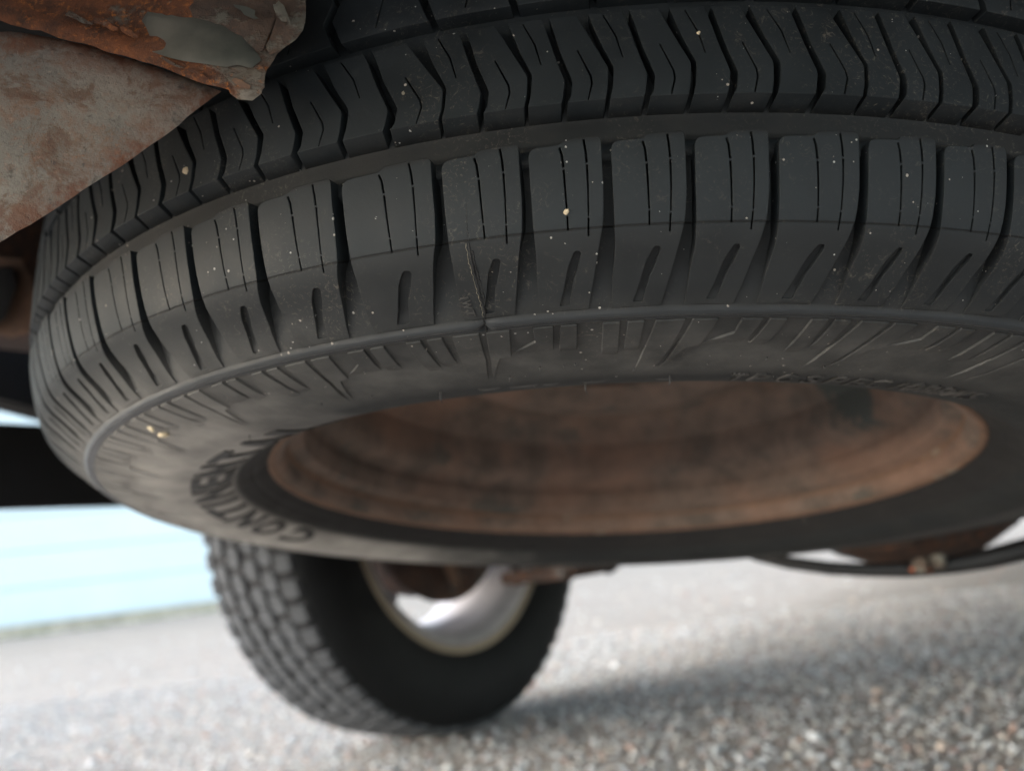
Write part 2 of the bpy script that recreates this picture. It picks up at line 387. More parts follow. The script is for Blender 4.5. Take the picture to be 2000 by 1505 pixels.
# inner wheel liners
for sx in (-1, 1):
    V, Fc = lathe([(.43, -.14), (.43, .14)], 24, 'X', a0=math.pi * .57, a1=math.pi * 1.43)
    o = link('wheel_liner', mesh('wheel_liner', V, Fc), M['black'], truck); o.location = (sx * .78, 0, .36)
# rear corner valance below the bed side
bm = bmesh.new(); box(bm, (-.957, -.88, .395), (-.930, -.36, .503), .004); bmobj('corner_valance', bm, M['black'], truck)
bm = bmesh.new(); box(bm, (.86, -.88, .395), (.97, -.36, .500), .008); bmobj('corner_valance', bm, M['black'], truck)
bm = bmesh.new(); box(bm, (-.82, -1.44, .455), (.90, -1.22, .66), .03); bmobj('rear_bumper', bm, M['darkrust'], truck)
bm = bmesh.new(); box(bm, (-.80, -1.27, .70), (.80, -1.23, 1.08), .01); bmobj('tailgate', bm, M['paint'], truck)
for sx in (-1, 1):
    bm = bmesh.new(); box(bm, (sx * .56 - .035, -1.24, .50), (sx * .56 + .035, 4.3, .63), .006); bmobj('frame_rail', bm, M['darkrust'], truck)
bm = bmesh.new(); box(bm, (-.52, -.12, .56), (.52, -.02, .62), .006); bmobj('cross_member', bm, M['darkrust'], truck)
# cab and nose, simple shell well out of the picture
bm = bmesh.new(); box(bm, (-.90, 1.05, .42), (.90, 2.75, 1.10), .04); box(bm, (-.78, 1.15, 1.10), (.78, 2.6, 1.65), .10); bmobj('cab', bm, M['paint'], truck)
bm = bmesh.new(); box(bm, (-.60, 2.80, .55), (.60, 4.35, 1.08), .05); box(bm, (-.90, 2.80, .88), (.90, 4.35, 1.10), .05); bmobj('front_end', bm, M['paint'], truck)

# ---- axle, differential, springs
V, Fc = tube([(-.70, 0, .356), (.70, 0, .356)], .04, 20)
axle = link('rear_axle', sharp(mesh('rear_axle', V, Fc)), M['darkrust'], truck)
V, Fc = [], []
def ellipsoid(c, r, nu=20, nv=12):
    bm = bmesh.new(); bmesh.ops.create_uvsphere(bm, u_segments=nu, v_segments=nv, radius=1)
    for v in bm.verts: v.co = Vector((c[0] + v.co.x * r[0], c[1] + v.co.y * r[1], c[2] + v.co.z * r[2]))
    return bm
bm = ellipsoid((-.03, .02, .325), (.155, .13, .130), 28, 16)
for v in bm.verts: v.co += Vector((0, 0, .006)) * noise.noise(v.co * 30)
diff = bmobj('differential_housing', bm, M['darkrust'], truck, True)
V, Fc = lathe([(.085, .0), (.112, .0), (.112, .014), (.085, .022), (.0, .045)], 28)
me = mesh('differential_cover', [(x - .03, -.098 - z, y + .335) for x, y, z in V], Fc); o = link('cover', fixn(sharp(me)), M['darkrust'], diff)
for k in range(10):
    a = 2 * math.pi * k / 10; bm = bmesh.new()
    bmesh.ops.create_cone(bm, cap_ends=True, segments=6, radius1=.008, radius2=.008, depth=.01, matrix=Matrix.Translation((-.03 + .1 * math.cos(a), -.118, .335 + .1 * math.sin(a))) @ Matrix.Rotation(R(90), 4, 'X'))
    bmobj('bolt', bm, M['darkrust'], diff)
for sx in (-1, 1):
    xs = sx * .515
    V, Fc = [], []
    for lay, (ln, zc) in enumerate([(.66, .300), (.52, .290), (.38, .280), (.24, .270)]):
        bm = bmesh.new(); box(bm, (xs - .032, -ln, zc - .004), (xs + .032, ln, zc + .0045))
        bmesh.ops.subdivide_edges(bm, edges=[e for e in bm.edges if abs(e.verts[0].co.y - e.verts[1].co.y) > .1], cuts=12)
        for v in bm.verts: v.co.z += .30 * v.co.y ** 2
        bmobj('leaf_spring', bm, M['darkrust'], truck)
    bm = bmesh.new(); box(bm, (xs - .062, -.075, .222), (xs + .055, .075, .240), .004)
    plate = bmobj('spring_plate', bm, M['darkrust'], truck)
    for dy in (-.055, .055):
        for dx in (-.045, .045):
            V, Fc = tube([(xs + dx, dy, .219), (xs + dx, dy, .40)], .006, 8)
            link('u_bolt', mesh('u_bolt', V, Fc), M['darkrust'], plate)
    V, Fc = tube([(xs + sx * -.06, -.05, .24), (xs + sx * -.09, -.20, .62)], [.022, .026], 14)
    link('shock_absorber', sharp(mesh('shock_absorber', V, Fc)), M['darkrust'], truck)
V, Fc = tube([(.0, .10, .34), (.05, 2.2, .42)], .035, 16); link('drive_shaft', sharp(mesh('drive_shaft', V, Fc)), M['darkrust'], truck)

# tailpipe loop hanging under the axle (placed at photographed spots, one metre away)
pts = [(1330, 960, 1.05), (1370, 1020, 1.02), (1420, 1058, 1.0), (1480, 1082, .98), (1540, 1098, .96), (1620, 1109, .95), (1700, 1113, .94), (1780, 1112, .93), (1860, 1103, .92), (1930, 1090, .91), (2010, 1070, .90), (2120, 1035, .90), (2260, 960, .92)]
path = [W2T @ ray_at(*p) for p in pts]
rad = [.010, .010, .0085, .008, .0072, .0072, .0075, .008, .009, .0105, .0115, .012, .012]
V, Fc = tube(path, rad, 14); pipe = link('curved_pipe', mesh('curved_pipe', V, Fc), M['hose'], truck)
for (px, py, mt) in ((1782, 1112, 'orange'), (1815, 1112, 'orange'), (1800, 1103, 'yellow'), (1832, 1096, 'yellow')):
    c = W2T @ ray_at(px, py, .915); bm = bmesh.new()
    s = .0026 if mt == 'orange' else .007
    box(bm, (c.x - s, c.y - s * 1.2, c.z - s), (c.x + s, c.y + s * 1.2, c.z + s), .002); bmobj('clip', bm, M[mt], pipe)

# ---- road wheels
WR = .356
WP = [(.231, -.094), (.240, -.100), (.258, -.108), (.285, -.113), (.312, -.109), (.330, -.101), (.340, -.092), (.344, -.078), (.346, -.04), (.347, 0)]
WPF = WP + [(r, -x) for r, x in WP[::-1][1:]]
def crown_r(x): return WR - .8 * x * x - (max(0, abs(x) - .082) ** 1.3) * 1.2
def wheel_block(row, xc, wd, ln, top, shape):
    """one tread block of the all terrain tyre; angular centre 0 (lowest point), x across"""
    out = []
    ch = .42
    prof = [(-1, -ch), (-1 + 2 * ch * .6, -1), (1 - ch * .5, -1), (1, -.25), (.86, .1), (1, .45), (1 - 2 * ch * .6, 1), (-1 + ch * .5, 1), (-1, .35), (-.84, 0)]
    if shape: prof = [(-1, -.8), (-.2, -1), (1, -.92), (1, .8), (.2, 1), (-1, .92)]
    n = len(prof); V = []
    for sc_, dz in ((.90, top), (1, top - .0025), (1, top - .012)):
        for a, b in prof:
            x = xc + a * sc_ * wd / 2; s = b * sc_ * ln / 2
            r = crown_r(x) + dz; t = s / WR
            V.append((x, -r * math.sin(t), -r * math.cos(t)))
    Fc = [tuple(range(n))]
    for L in range(2):
        for k in range(n): Fc.append((L * n + k, L * n + (k + 1) % n, (L + 1) * n + (k + 1) % n, (L + 1) * n + k))
    return fixn(mesh('tread_block', V, Fc, False))
rows = [(-.084, .025, .0265, 1), (-.0515, .0265, .0285, 0), (-.0175, .0265, .0290, 0), (.0165, .0265, .0290, 0), (.048, .0265, .0285, 0), (.078, .0265, .0270, 1)]
NB = 62
bmeshes = [wheel_block(i, xc, wd, ln, 0, sh) for i, (xc, wd, ln, sh) in enumerate(rows)]
V, Fc = lathe(WPF, 120, 'X'); tyre_me = fixn(mesh('wheel_tyre', V, Fc))
def make_wheel(loc, individual, rot=0, label=None):
    wh = empty('wheel', loc, parent=truck)
    if rot: wh.rotation_euler = (0, 0, rot)
    link('tyre', tyre_me, M['bgtyre'], wh)
    V, Fc = lathe([(.340, -.086), (.3478, -.078), (.3495, -.04), (.3500, 0), (.3495, .04), (.3478, .078), (.340, .086)], 120, 'X'); link('tread_base', fixn(mesh('tread_base', V, Fc)), M['bgbase'], wh)
    rest = []
    for i, me in enumerate(bmeshes):
        for k in range(NB):
            a = 2 * math.pi * (k + (.5 if i % 2 else 0)) / NB        # rotation about X; a>0 moves the lowest point rearward/up
            aa = (math.degrees(a) + 180) % 360 - 180
            if individual and -20 < aa < 125:
                o = link('tread_block', me, M['bgtread'], wh); o.rotation_euler = (-a + random.uniform(-.009, .009), random.uniform(-.004, .004), random.uniform(-.004, .004))
            else: rest.append((me, a))
    bm = bmesh.new()
    for me, a in rest:
        k = len(bm.verts); bm.from_mesh(me); bm.verts.ensure_lookup_table()
        bmesh.ops.transform(bm, matrix=Matrix.Rotation(-a, 4, 'X'), verts=bm.verts[k:])
    tag(bmobj('tread', bm, M['bgtread'], wh), kind='stuff')
    s = 1 if loc[0] < 0 else -1     # inboard side
    prof = [(.229, .098), (.236, .094), (.229, .089), (.214, .084), (.208, .05), (.198, .035), (.198, -.05), (.208, -.07), (.214, -.084), (.229, -.089), (.236, -.094), (.229, -.098), (.222, -.094), (.205, -.08), (.19, -.05), (.19, .035), (.200, .055), (.206, .086), (.221, .094)]
    V, Fc = lathe([(r, z * s) for r, z in prof], 72, 'X', closed=True)
    rm = link('rim', fixn(mesh('rim', V, Fc)), M['barrel'], wh)
    V, Fc = lathe([(r, z * s) for r, z in [(.2262, .0975), (.2300, .0992), (.2368, .0950), (.2368, .0900), (.2300, .0905), (.2200, .0860), (.2120, .0850), (.2115, .0870), (.2190, .0925)]], 72, 'X', closed=True)
    link('rim_lip', fixn(mesh('rim_lip', V, Fc)), M['lip'], wh)
    bm = bmesh.new()
    V, Fc = lathe([(.0, -.055 * s), (.075, -.055 * s), (.082, -.045 * s), (.075, -.03 * s), (.0, -.03 * s)], 36, 'X', closed=True); hub = link('wheel_hub', fixn(mesh('wheel_hub', V, Fc)), M['disc'], wh)
    for k in range(5):
        a = 2 * math.pi * k / 5 + 1.50
        bm = bmesh.new(); box(bm, (-.056, -.034, .06), (-.036, .034, .195), .008)
        for v in bm.verts:
            v.co.x = v.co.x * s; v.co.y *= 1 + max(0, v.co.z - .13) * 5
        bmesh.ops.rotate(bm, matrix=Matrix.Rotation(a, 3, 'X'), verts=bm.verts)
        bmobj('spoke', bm, M['disc'], wh)
    V, Fc = lathe([(.0, -.02), (.135, -.02), (.142, -.01), (.142, .05), (.155, .053), (.155, .06), (.0, .062)], 48, 'X')
    link('brake_drum', fixn(sharp(mesh('brake_drum', [(x * s, y, z) for x, y, z in V], Fc))), M['darkrust'], wh)
    return wh
wl = make_wheel((-.80, 0, WR), True)
# rusty handbrake lever on the back of the drum
V, Fc = tube([(.070, -.03, .02), (.085, -.028, -.05), (.080, -.015, -.10), (.072, .005, -.135)], [.016, .013, .009, .006], 10)
link('brake_lever', mesh('brake_lever', V, Fc), M['flange'], wl)
make_wheel((.80, 0, WR), False); make_wheel((-.80, 3.45, WR), False); make_wheel((.80, 3.45, WR), False)

# ---- rusty bracket plates over the left of the spare wheel
def slab(name, poly, thick, m, parent, res=.006, bumpy=.0015, dirv=None, seed=0, edgew=.012):
    """poly: (px, py, dist) outline on the face turned to the viewer; gets real thickness behind it"""
    P3 = [ray_at(*p) for p in poly]
    c = sum(P3, Vector()) / len(P3)
    # least squares plane
    A_ = np.array([p - c for p in P3]); _, _, vt = np.linalg.svd(A_); nrm = Vector(vt[2])
    if nrm.dot(Vector((0, 0, CAM_H)) - c) < 0: nrm = -nrm
    ax = (P3[1] - P3[0]); ax -= nrm * ax.dot(nrm); ax.normalize(); ay = nrm.cross(ax)
    ex = (c - Vector((0, 0, CAM_H))).normalized() if dirv is None else dirv
    p2 = [Vector(((p - c).dot(ax), (p - c).dot(ay))) for p in P3]
    # densify the outline with a little raggedness
    outl = []
    rg = random.Random(seed)
    for i in range(len(p2)):
        a, b = p2[i], p2[(i + 1) % len(p2)]; L = (b - a).length; n = max(1, int(L / res))
        for k in range(n):
            q_ = a.lerp(b, k / n); j = noise.noise(Vector((q_.x * 90 + seed, q_.y * 90, 1))) * bumpy * .7 if 0 < k else 0
            t = (b - a).normalized(); outl.append(q_ + Vector((-t.y, t.x)) * j)
    xs = [p.x for p in outl]; ys = [p.y for p in outl]
    def inside(p):
        c_ = False; n = len(outl); j = n - 1
        for i in range(n):
            if (outl[i].y > p[1]) != (outl[j].y > p[1]) and p[0] < (outl[j].x - outl[i].x) * (p[1] - outl[i].y) / (outl[j].y - outl[i].y) + outl[i].x: c_ = not c_
            j = i
        return c_
    def edged(p): return min(((outl[i] - Vector(p)).length for i in range(len(outl))))
    pts = list(outl); x = min(xs)
    while x < max(xs):
        y = min(ys)
        while y < max(ys):
            if inside((x, y)) and edged((x, y)) > res * .6: pts.append(Vector((x + rg.uniform(-.2, .2) * res, y + rg.uniform(-.2, .2) * res)))
            y += res
        x += res
    n = len(outl)
    vv, ee, ff, *_ = delaunay_2d_cdt(pts, [(i, (i + 1) % n) for i in range(n)], [], 0, 1e-6)
    ff = [f for f in ff if inside(((vv[f[0]].x + vv[f[1]].x + vv[f[2]].x) / 3, (vv[f[0]].y + vv[f[1]].y + vv[f[2]].y) / 3))]
    V, att = [], []
    for p in vv:
        ed = edged(p)
        h = noise.fractal(Vector((p.x * 28 + seed, p.y * 28, 0)), 1, 2, 4) * bumpy * min(1, ed / .006) - .0012 * max(0, 1 - ed / .003)
        V.append(c + ax * p.x + ay * p.y + nrm * h); att.append(max(0, 1 - ed / edgew))
    k = len(V); bd = {}
    for f in ff:
        for a, b in ((f[0], f[1]), (f[1], f[2]), (f[2], f[0])):
            if (b, a) in bd: del bd[(b, a)]
            else: bd[(a, b)] = 1
    back = {}
    F2 = [tuple(f) for f in ff]
    for (a, b) in bd:
        for i in (a, b):
            if i not in back: back[i] = len(V); V.append(V[i] + ex * thick); att.append(1)
        F2.append((b, a, back[a], back[b]))
    # flat back
    for f in ff:
        pass
    bc = len(V); V.append(c + ex * thick); att.append(0)
    for (a, b) in bd: F2.append((back[b], back[a], bc))
    me = fixn(mesh(name, [W2T @ v for v in V], F2, True, {'edge': att})); sharp(me, 50)
    return link(name, me, m, parent)
slab('bracket_plate', [(-80, 62, .262), (20, 60, .266), (170, 82, .27), (300, 122, .274), (432, 176, .28), (330, 255, .275), (200, 345, .27), (100, 412, .266), (12, 462, .262), (-120, 540, .256)], .006, M['plate'], truck, .0035, .0012, seed=3)
beam = slab('bracket_arm', [(-90, -60, .27), (300, -70, .268), (596, -60, .266), (590, 30, .264), (578, 72, .262), (540, 100, .260), (519, 130, .258), (516, 168, .257), (496, 190, .257), (462, 186, .257), (425, 168, .257), (330, 132, .257), (180, 80, .257), (48, 42, .257), (-60, 5, .257)], .020, M['beam'], truck, .0032, .0022, seed=11)
slab('paint_flake', [(275, 38, .2615), (282, 14, .2625), (360, 22, .262), (440, 38, .2605), (480, 66, .2585), (508, 112, .2563), (490, 130, .256), (462, 122, .256), (440, 128, .256), (385, 118, .256), (330, 106, .256), (292, 92, .2565), (318, 82, .258), (290, 66, .2595)], .0012, M['flake'], beam, .0028, .0007, seed=21)
slab('paint_sheet', [(285, 8, .2626), (300, -40, .264), (430, -44, .264), (560, -42, .262), (548, 4, .2605), (528, 50, .2588), (506, 98, .2568), (476, 78, .258), (445, 62, .2597), (400, 48, .261), (350, 32, .2622)], .0016, M['brown'], beam, .0028, .0012, seed=25)
for k_, (cx_, cy_, rx_, ry_, mt) in enumerate([(250, 60, 22, 9, 'beam'), (205, 44, 26, 10, 'beam'), (470, 160, 18, 9, 'flange'), (330, 118, 26, 6, 'brown'), (480, 20, 26, 12, 'flake'), (150, 30, 30, 9, 'brown'), (385, 140, 20, 6, 'beam'), (548, 20, 16, 22, 'brown')]):
    rg_ = random.Random(k_ + 90); pl = []
    for j_ in range(11):
        a_ = 2 * math.pi * j_ / 11 + .3; m_ = rg_.uniform(.65, 1.15); pl.append((cx_ + rx_ * m_ * math.cos(a_) + ry_ * .4 * math.sin(a_), cy_ + ry_ * m_ * math.sin(a_) + rx_ * .38 * math.cos(a_), .2545))
    slab('rust_scale', pl, .004, M[mt], beam, .0022, .0012, seed=70 + k_)
slab('folded_lip', [(530, -40, .261), (594, -36, .2595), (590, 56, .258), (576, 74, .2575), (546, 96, .2573), (524, 104, .2568), (516, 84, .2568), (530, 50, .2575), (538, 20, .2585)], .006, M['brown'], beam, .003, .002, seed=31)
slab('rolled_edge', [(440, 160, .2568), (455, 148, .2566), (480, 135, .2562), (505, 120, .256), (516, 135, .2562), (514, 160, .2562), (508, 180, .2562), (490, 193, .2562), (462, 190, .2562), (447, 180, .2566)], .005, M['beam'], beam, .003, .002, seed=41)
# small rusty spring hanger ends seen at the left edge behind the tyre
slab('spring_hanger', [(-30, 500, .62), (40, 505, .62), (58, 540, .62), (70, 600, .62), (60, 648, .62), (20, 660, .62), (-30, 640, .62)], .03, M['flange'], truck, .008, .002, seed=51)
slab('spring_shackle', [(-10, 520, .60), (22, 520, .60), (30, 560, .60), (10, 620, .60), (-30, 650, .60)], .03, M['black'], truck, .01, .002, seed=61)

# ------------------------------------------------------------------ spare wheel
Rm = Matrix(((0.9915, 0.0824, 0.1003), (-0.0961, 0.9854, 0.1407), (-0.0873, -0.1491, 0.985)))
spare.matrix_world = Matrix.Translation((0.0724, 0.6234, 0.4018)) @ Rm.to_4x4()
tag(spare, 'large worn black tyre on a rusty steel wheel slung flat under the truck', 'spare wheel')
PR = [(.3705, 0), (.3695, .035), (.366, .068), (.3575, .0938), (.346, .1045), (.3325, .1125), (.310, .1165), (.285, .118), (.262, .1135), (.245, .104), (.236, .097), (.2315, .0933)]
full = np.array([(r, z) for r, z in PR[::-1]] + [(r, -z) for r, z in PR[1:]])
def catmull(P, n=40):
    P = np.vstack([2 * P[0] - P[1], P, 2 * P[-1] - P[-2]]); o = []
    for i in range(1, len(P) - 2):
        t = np.linspace(0, 1, n, endpoint=False)[:, None]; a, b, c_, d = P[i - 1:i + 3]
        o.append(.5 * ((2 * b) + (-a + c_) * t + (2 * a - 5 * b + 4 * c_ - d) * t * t + (-a + 3 * b - 3 * c_ + d) * t ** 3))
    return np.vstack(o + [P[-2:-1]])
cv = catmull(full); CL = np.r_[0, np.cumsum(np.hypot(*np.diff(cv, axis=0).T))]; CL -= CL[np.argmin(abs(cv[:, 1]))]; CL *= 1000
dR = np.gradient(cv[:, 0], CL / 1000); dZ = np.gradient(cv[:, 1], CL / 1000)
def S(s, u, h=0):
    """s: mm round the tyre (at r=360), u: mm across from the crown, h: mm along the normal"""
    r = float(np.interp(u, CL, cv[:, 0])); z = float(np.interp(u, CL, cv[:, 1])); a = float(np.interp(u, CL, dR)); b = float(np.interp(u, CL, dZ))
    l = math.hypot(a, b); r += -b / l * h / 1000; z += a / l * h / 1000
    t = s / 360
    return (r * math.sin(t), -r * math.cos(t), z)
UM = CL[-1]
def sm(x, a, b):
    t = min(1, max(0, (x - a) / (b - a))); return t * t * (3 - 2 * t)
BASE = [(0, -6.5), (54, -6.5), (56, -6.8), (57.4, -7), (67.0, -7), (68, -5.0), (72.5, -4.6), (74.5, -8), (96, -8), (104, -6), (113, -2.9), (121, -.8), (124.2, -.45),
        (125.3, -.35), (126.0, .15), (127.0, 1.0), (128.0, 1.35), (129.0, 1.15), (129.6, .55), (129.9, .2), (130.4, .45), (131.2, .45), (131.7, .1), (132.2, 0), (250, 0)]
bu, bh = zip(*BASE)
def base_h(u): return float(np.interp(u, bu, bh)) if u >= 0 else float(np.interp(-u, [0, 60, 100, 124, 250], [-6.5, -7, -8, -.4, 0]))
us = list(np.linspace(-UM, -8, 60)) + list(np.arange(-4, 57, 4)) + sorted(set([57.4, 60, 62, 64.5, 67, 68, 70.5, 72.5, 73.5, 74.5, 78, 82, 87, 92, 96, 100, 104, 108, 113, 117, 121, 124.2] + list(np.arange(125, 133.1, .35)) + list(np.arange(135, UM - 32, 3)) + list(np.arange(UM - 32, UM, 1.2)) + [UM]))
def beadring(u):     # moulded steps near the bead
    k = UM - u
    return .9 * sm(k, 22, 20) * sm(k, 15, 17) * 0 + (-.6 * math.exp(-((k - 14) / 1.2) ** 2)) + .5 * math.exp(-((k - 26) / 2) ** 2)
NS = 900
V, att, Fc = [], [], []
for i in range(NS):
    s = (i / NS * 2 * math.pi - math.pi) * 360
    for u in us:
        h = base_h(u) + (beadring(u) if u > 150 else 0)
        if 124.5 < u < 131.5:     # mould joint notch and slightly wandering trimmed flash on the rib
            d = abs(s + 44.5 + (u - 128) * .15); h -= 2.8 * max(0, 1 - d / 1.8) * (1 if u < 131 else 0)
            h += .18 * noise.noise(Vector((s * .05, u * .6, 0))) + .12 * noise.noise(Vector((s * .3, u, 5)))
        elif u >= 131.5: h += .12 * noise.noise(Vector((s * .02, u * .05, 9)))
        V.append(S(s, u, h)); att.append(abs(u))
m = len(us)
for i in range(NS):
    j = (i + 1) % NS
    for k in range(m - 1): Fc.append((i * m + k, j * m + k, j * m + k + 1, i * m + k + 1))
me = fixn(mesh('tyre_carcass', V, Fc, True, {'lateral': att}))
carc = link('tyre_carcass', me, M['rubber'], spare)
# bead heel and inner side closing onto the rim
def poly_in(poly, p):
    c_ = False; j = len(poly) - 1
    for i in range(len(poly)):
        if (poly[i][1] > p[1]) != (poly[j][1] > p[1]) and p[0] < (poly[j][0] - poly[i][0]) * (p[1] - poly[i][1]) / (poly[j][1] - poly[i][1]) + poly[i][0]: c_ = not c_
        j = i
    return c_
def dens(poly, step):
    o = []
    for i in range(len(poly)):
        a, b = poly[i], poly[(i + 1) % len(poly)]; n = max(1, int(math.dist(a, b) / step))
        o += [(a[0] + (b[0] - a[0]) * k / n, a[1] + (b[1] - a[1]) * k / n) for k in range(n)]
    return o
def patch(name, outer, holes=(), depth=None, hf=lambda u: 0., floors=(), step=2.5, off=0., grid=3.2, lines=(), flare=0.):
    """raised rubber piece: outline in (s, u); holes cut through; walls go down to the groove floor"""
    loops = [dens(outer, step)] + [dens(h, step) for h in holes]
    pts, edges = [], []
    for lp in loops:
        k = len(pts); n = len(lp); pts += [Vector(p) for p in lp]; edges += [(k + i, k + (i + 1) % n) for i in range(n)]
    xs = [p[0] for p in outer]; ys = [p[1] for p in outer]
    x = min(xs) + grid / 2
    while x < max(xs):
        y = min(ys) + grid / 2
        while y < max(ys):
            if poly_in(outer, (x, y)) and not any(poly_in(h, (x, y)) for h in holes): pts.append(Vector((x, y)))
            y += grid
        x += grid
    for ul in lines:
        x = min(xs) - 1
        while x < max(xs) + 1:
            if poly_in(outer, (x, ul)) and not any(poly_in(h, (x, ul)) for h in holes): pts.append(Vector((x, ul)))
            x += .9
    vv, ee, ff, *_ = delaunay_2d_cdt(pts, edges, [], 0, 1e-5)
    keep = []
    for f in ff:
        c_ = (sum(vv[i].x for i in f) / 3, sum(vv[i].y for i in f) / 3)
        if poly_in(outer, c_) and not any(poly_in(h, c_) for h in holes): keep.append(tuple(f))
    V = [S(p.x + off, p.y, hf(p.y)) for p in vv]; att = [abs(p.y) for p in vv]; bd = {}
    for f in keep:
        for a, b in ((f[0], f[1]), (f[1], f[2]), (f[2], f[0])):
            if (b, a) in bd: del bd[(b, a)]
            else: bd[(a, b)] = 1
    low = {}; Fc = list(keep)
    nb = {}
    for (a, b) in bd:
        d_ = (vv[b] - vv[a]).normalized(); n_ = Vector((d_.y, -d_.x))
        for i in (a, b): nb[i] = nb.get(i, Vector((0, 0))) + n_
    for (a, b) in bd:
        for i in (a, b):
            if i not in low:
                low[i] = len(V); p = vv[i] + (nb[i].normalized() * flare if flare else Vector((0, 0))); d = (depth(p.y) if depth else base_h(p.y) - .4)
                V.append(S(p.x + off, p.y, min(d, hf(p.y) - .05))); att.append(abs(p.y))
        Fc.append((b, a, low[a], low[b]))
    for fl, fh in floors:
        k = len(V); lp = dens(fl, 2.5); n = len(lp)
        cx = sum(p[0] for p in lp) / n; cy = sum(p[1] for p in lp) / n
        v2, _, f2, *_ = delaunay_2d_cdt([Vector(p) for p in lp], [(i, (i + 1) % n) for i in range(n)], [], 1, 1e-5)
        V += [S(p.x + off, p.y, fh(p.y)) for p in v2]; att += [abs(p.y) for p in v2]; Fc += [tuple(i + k for i in f) for f in f2]
    me = fixn(mesh(name, V, Fc, True, {'lateral': att})); sharp(me, 40); me.materials.append(M['rubber'])
    return me

P0 = 25.7
def hash01(x): return (math.sin(x * 12.9898) * 43758.5453) % 1
def slit(cl, wd, r0=.0):
    """thin slot outline round a centre line"""
    L, Rr = [], []
    for i, (s, u) in enumerate(cl):
        a = cl[max(0, i - 1)]; b = cl[min(len(cl) - 1, i + 1)]; dx, dy = b[0] - a[0], b[1] - a[1]; l = math.hypot(dx, dy)
        w_ = wd[i] if hasattr(wd, '__len__') else wd
        L.append((s - dy / l * w_ / 2, u + dx / l * w_ / 2)); Rr.append((s + dy / l * w_ / 2, u - dx / l * w_ / 2))
    return L + Rr[::-1]
def shoulder_mesh(P):
    k = P / P0
    f = lambda L: [(s * k, u) for s, u in L]
    outer = f([(2.2, 71.5), (2.7, 70), (3.6, 69.2), (5.2, 68.9), (11.6, 68.7), (12.3, 68.5), (13.0, 67.5), (14.0, 67.1), (19.0, 66.9), (19.8, 66.9), (23.8, 66.9), (24.6, 67.3), (24.9, 68.4), (24.9, 85.5), (24.5, 92), (24.1, 95.5), (22.6, 102), (20.4, 112.3), (17.6, 124.8), (.15, 125.0), (.9, 114), (2.1, 103), (2.2, 93)])
    # sipes in three runs each, interrupted by little bridges
    H = []
    sp1 = f([(12.0, 69.6), (12.6, 72), (12.9, 76.2)]); H.append(slit(sp1, [.75, .8, .75]))
    H.append(slit(f([(12.95, 76.9), (13.1, 84), (13.2, 91.0)]), [.75, .62, .55])); H.append(slit(f([(13.2, 91.6), (13.15, 96.0)]), .62))
    H.append(slit(f([(19.6, 67.7), (20.0, 71), (20.2, 75.2)]), [.7, .75, .75]))
    H.append(slit(f([(20.25, 75.9), (20.2, 84), (19.9, 92.0)]), [.7, .55, .5])); H.append(slit(f([(19.85, 92.6), (19.5, 98.3)]), .6))
    slot = f([(14.2, 103.6), (14.9, 102.8), (16.3, 102.9), (16.7, 104.0), (15.2, 109), (13.3, 113.4), (12.3, 118), (11.3, 122.6), (10.6, 123.0), (8.0, 122.8), (7.7, 122.3), (9.6, 117), (11.0, 112), (12.1, 108)])
    slot = [(s if k == 1 else s, u) for s, u in slot]
    return patch('shoulder_block', outer, H + [slot], hf=lambda u: 0., floors=[(slot, lambda u: -1.9 + .5 * sm(u, 110, 123))])
def mid_h(u): return 0. if u < 54.5 else -6.6 * ((u - 54.5) / 2.9)
ZA = [(-4.6, 22.5), (-4.1, 24), (-.4, 34), (3.4, 43), (3.5, 44.5), (3.0, 50.5), (2.1, 54.5), (1.2, 57.4)]
WA = [3.7, 3.5, 2.3, 1.9, 1.8, 1.6, 1.5, 1.4]
ZB = [(9.2, 22.5), (10.0, 24.9), (12.6, 36), (15.7, 46.4), (15.8, 47.8), (15.1, 52.6), (14.3, 54.5), (13.4, 57.4)]
WB = [2.3, 2.3, 2.1, 2.4, 2.5, 2.5, 2.0, 1.8]
def mid_meshes(P):
    k = P / P0
    eL = lambda Z, W, o=0: [((s + o + w_ / 2) * k, u) for (s, u), w_ in zip(Z, W)]
    eR = lambda Z, W, o=0: [((s + o - w_ / 2) * k, u) for (s, u), w_ in zip(Z, W)]
    sa = slit([((2.0) * k, 23.6), (5.6 * k, 32), (7.4 * k, 40)], [.5, .6, .4])
    sb = slit([((-6.6 + P0) * k, 36), ((-2.9 + P0) * k, 45.8), ((-2.6 + P0) * k, 48.6), ((-4.0 + P0) * k, 54.3)], [.5, .65, .65, .4])
    a = patch('tread_block', eL(ZA, WA) + eR(ZB, WB)[::-1], [sa], hf=mid_h, depth=lambda u: -8.2, lines=(54.1, 54.5, 55.4))
    b = patch('tread_block', eL(ZB, WB) + eR(ZA, WA, P0)[::-1], [sb], hf=mid_h, depth=lambda u: -8.2, lines=(54.1, 54.5, 55.4))
    return a, b
def center_mesh(P):
    k = P / P0
    o = [(1.5 * k, -15), (4.5 * k, -4), (1.8 * k, 5), (4.5 * k, 15), ((P0 + 1.8) * k, 15), ((P0 - .9) * k, 5), ((P0 + 1.8) * k, -4), ((P0 - 1.2) * k, -15)]
    return patch('tread_block', o, [slit([(13 * k, -12), (16 * k, 0), (14 * k, 13)], .6)], hf=lambda u: -.6 * sm(abs(u), 13, 15), depth=lambda u: -8.2)
bounds = [-300.8, -273.7, -249.6, -220.9, -187.4, -154.5, -122.5, -88.2, -52.0, -23.4, 2.3, 27.9, 53.5, 82.2, 107.8, 133.5]
tot = 2 * math.pi * 360; rg = random.Random(5)
seq = [25.7, 25.7, 28.7, 33.5, 33.5, 28.7, 25.7]
i = 0
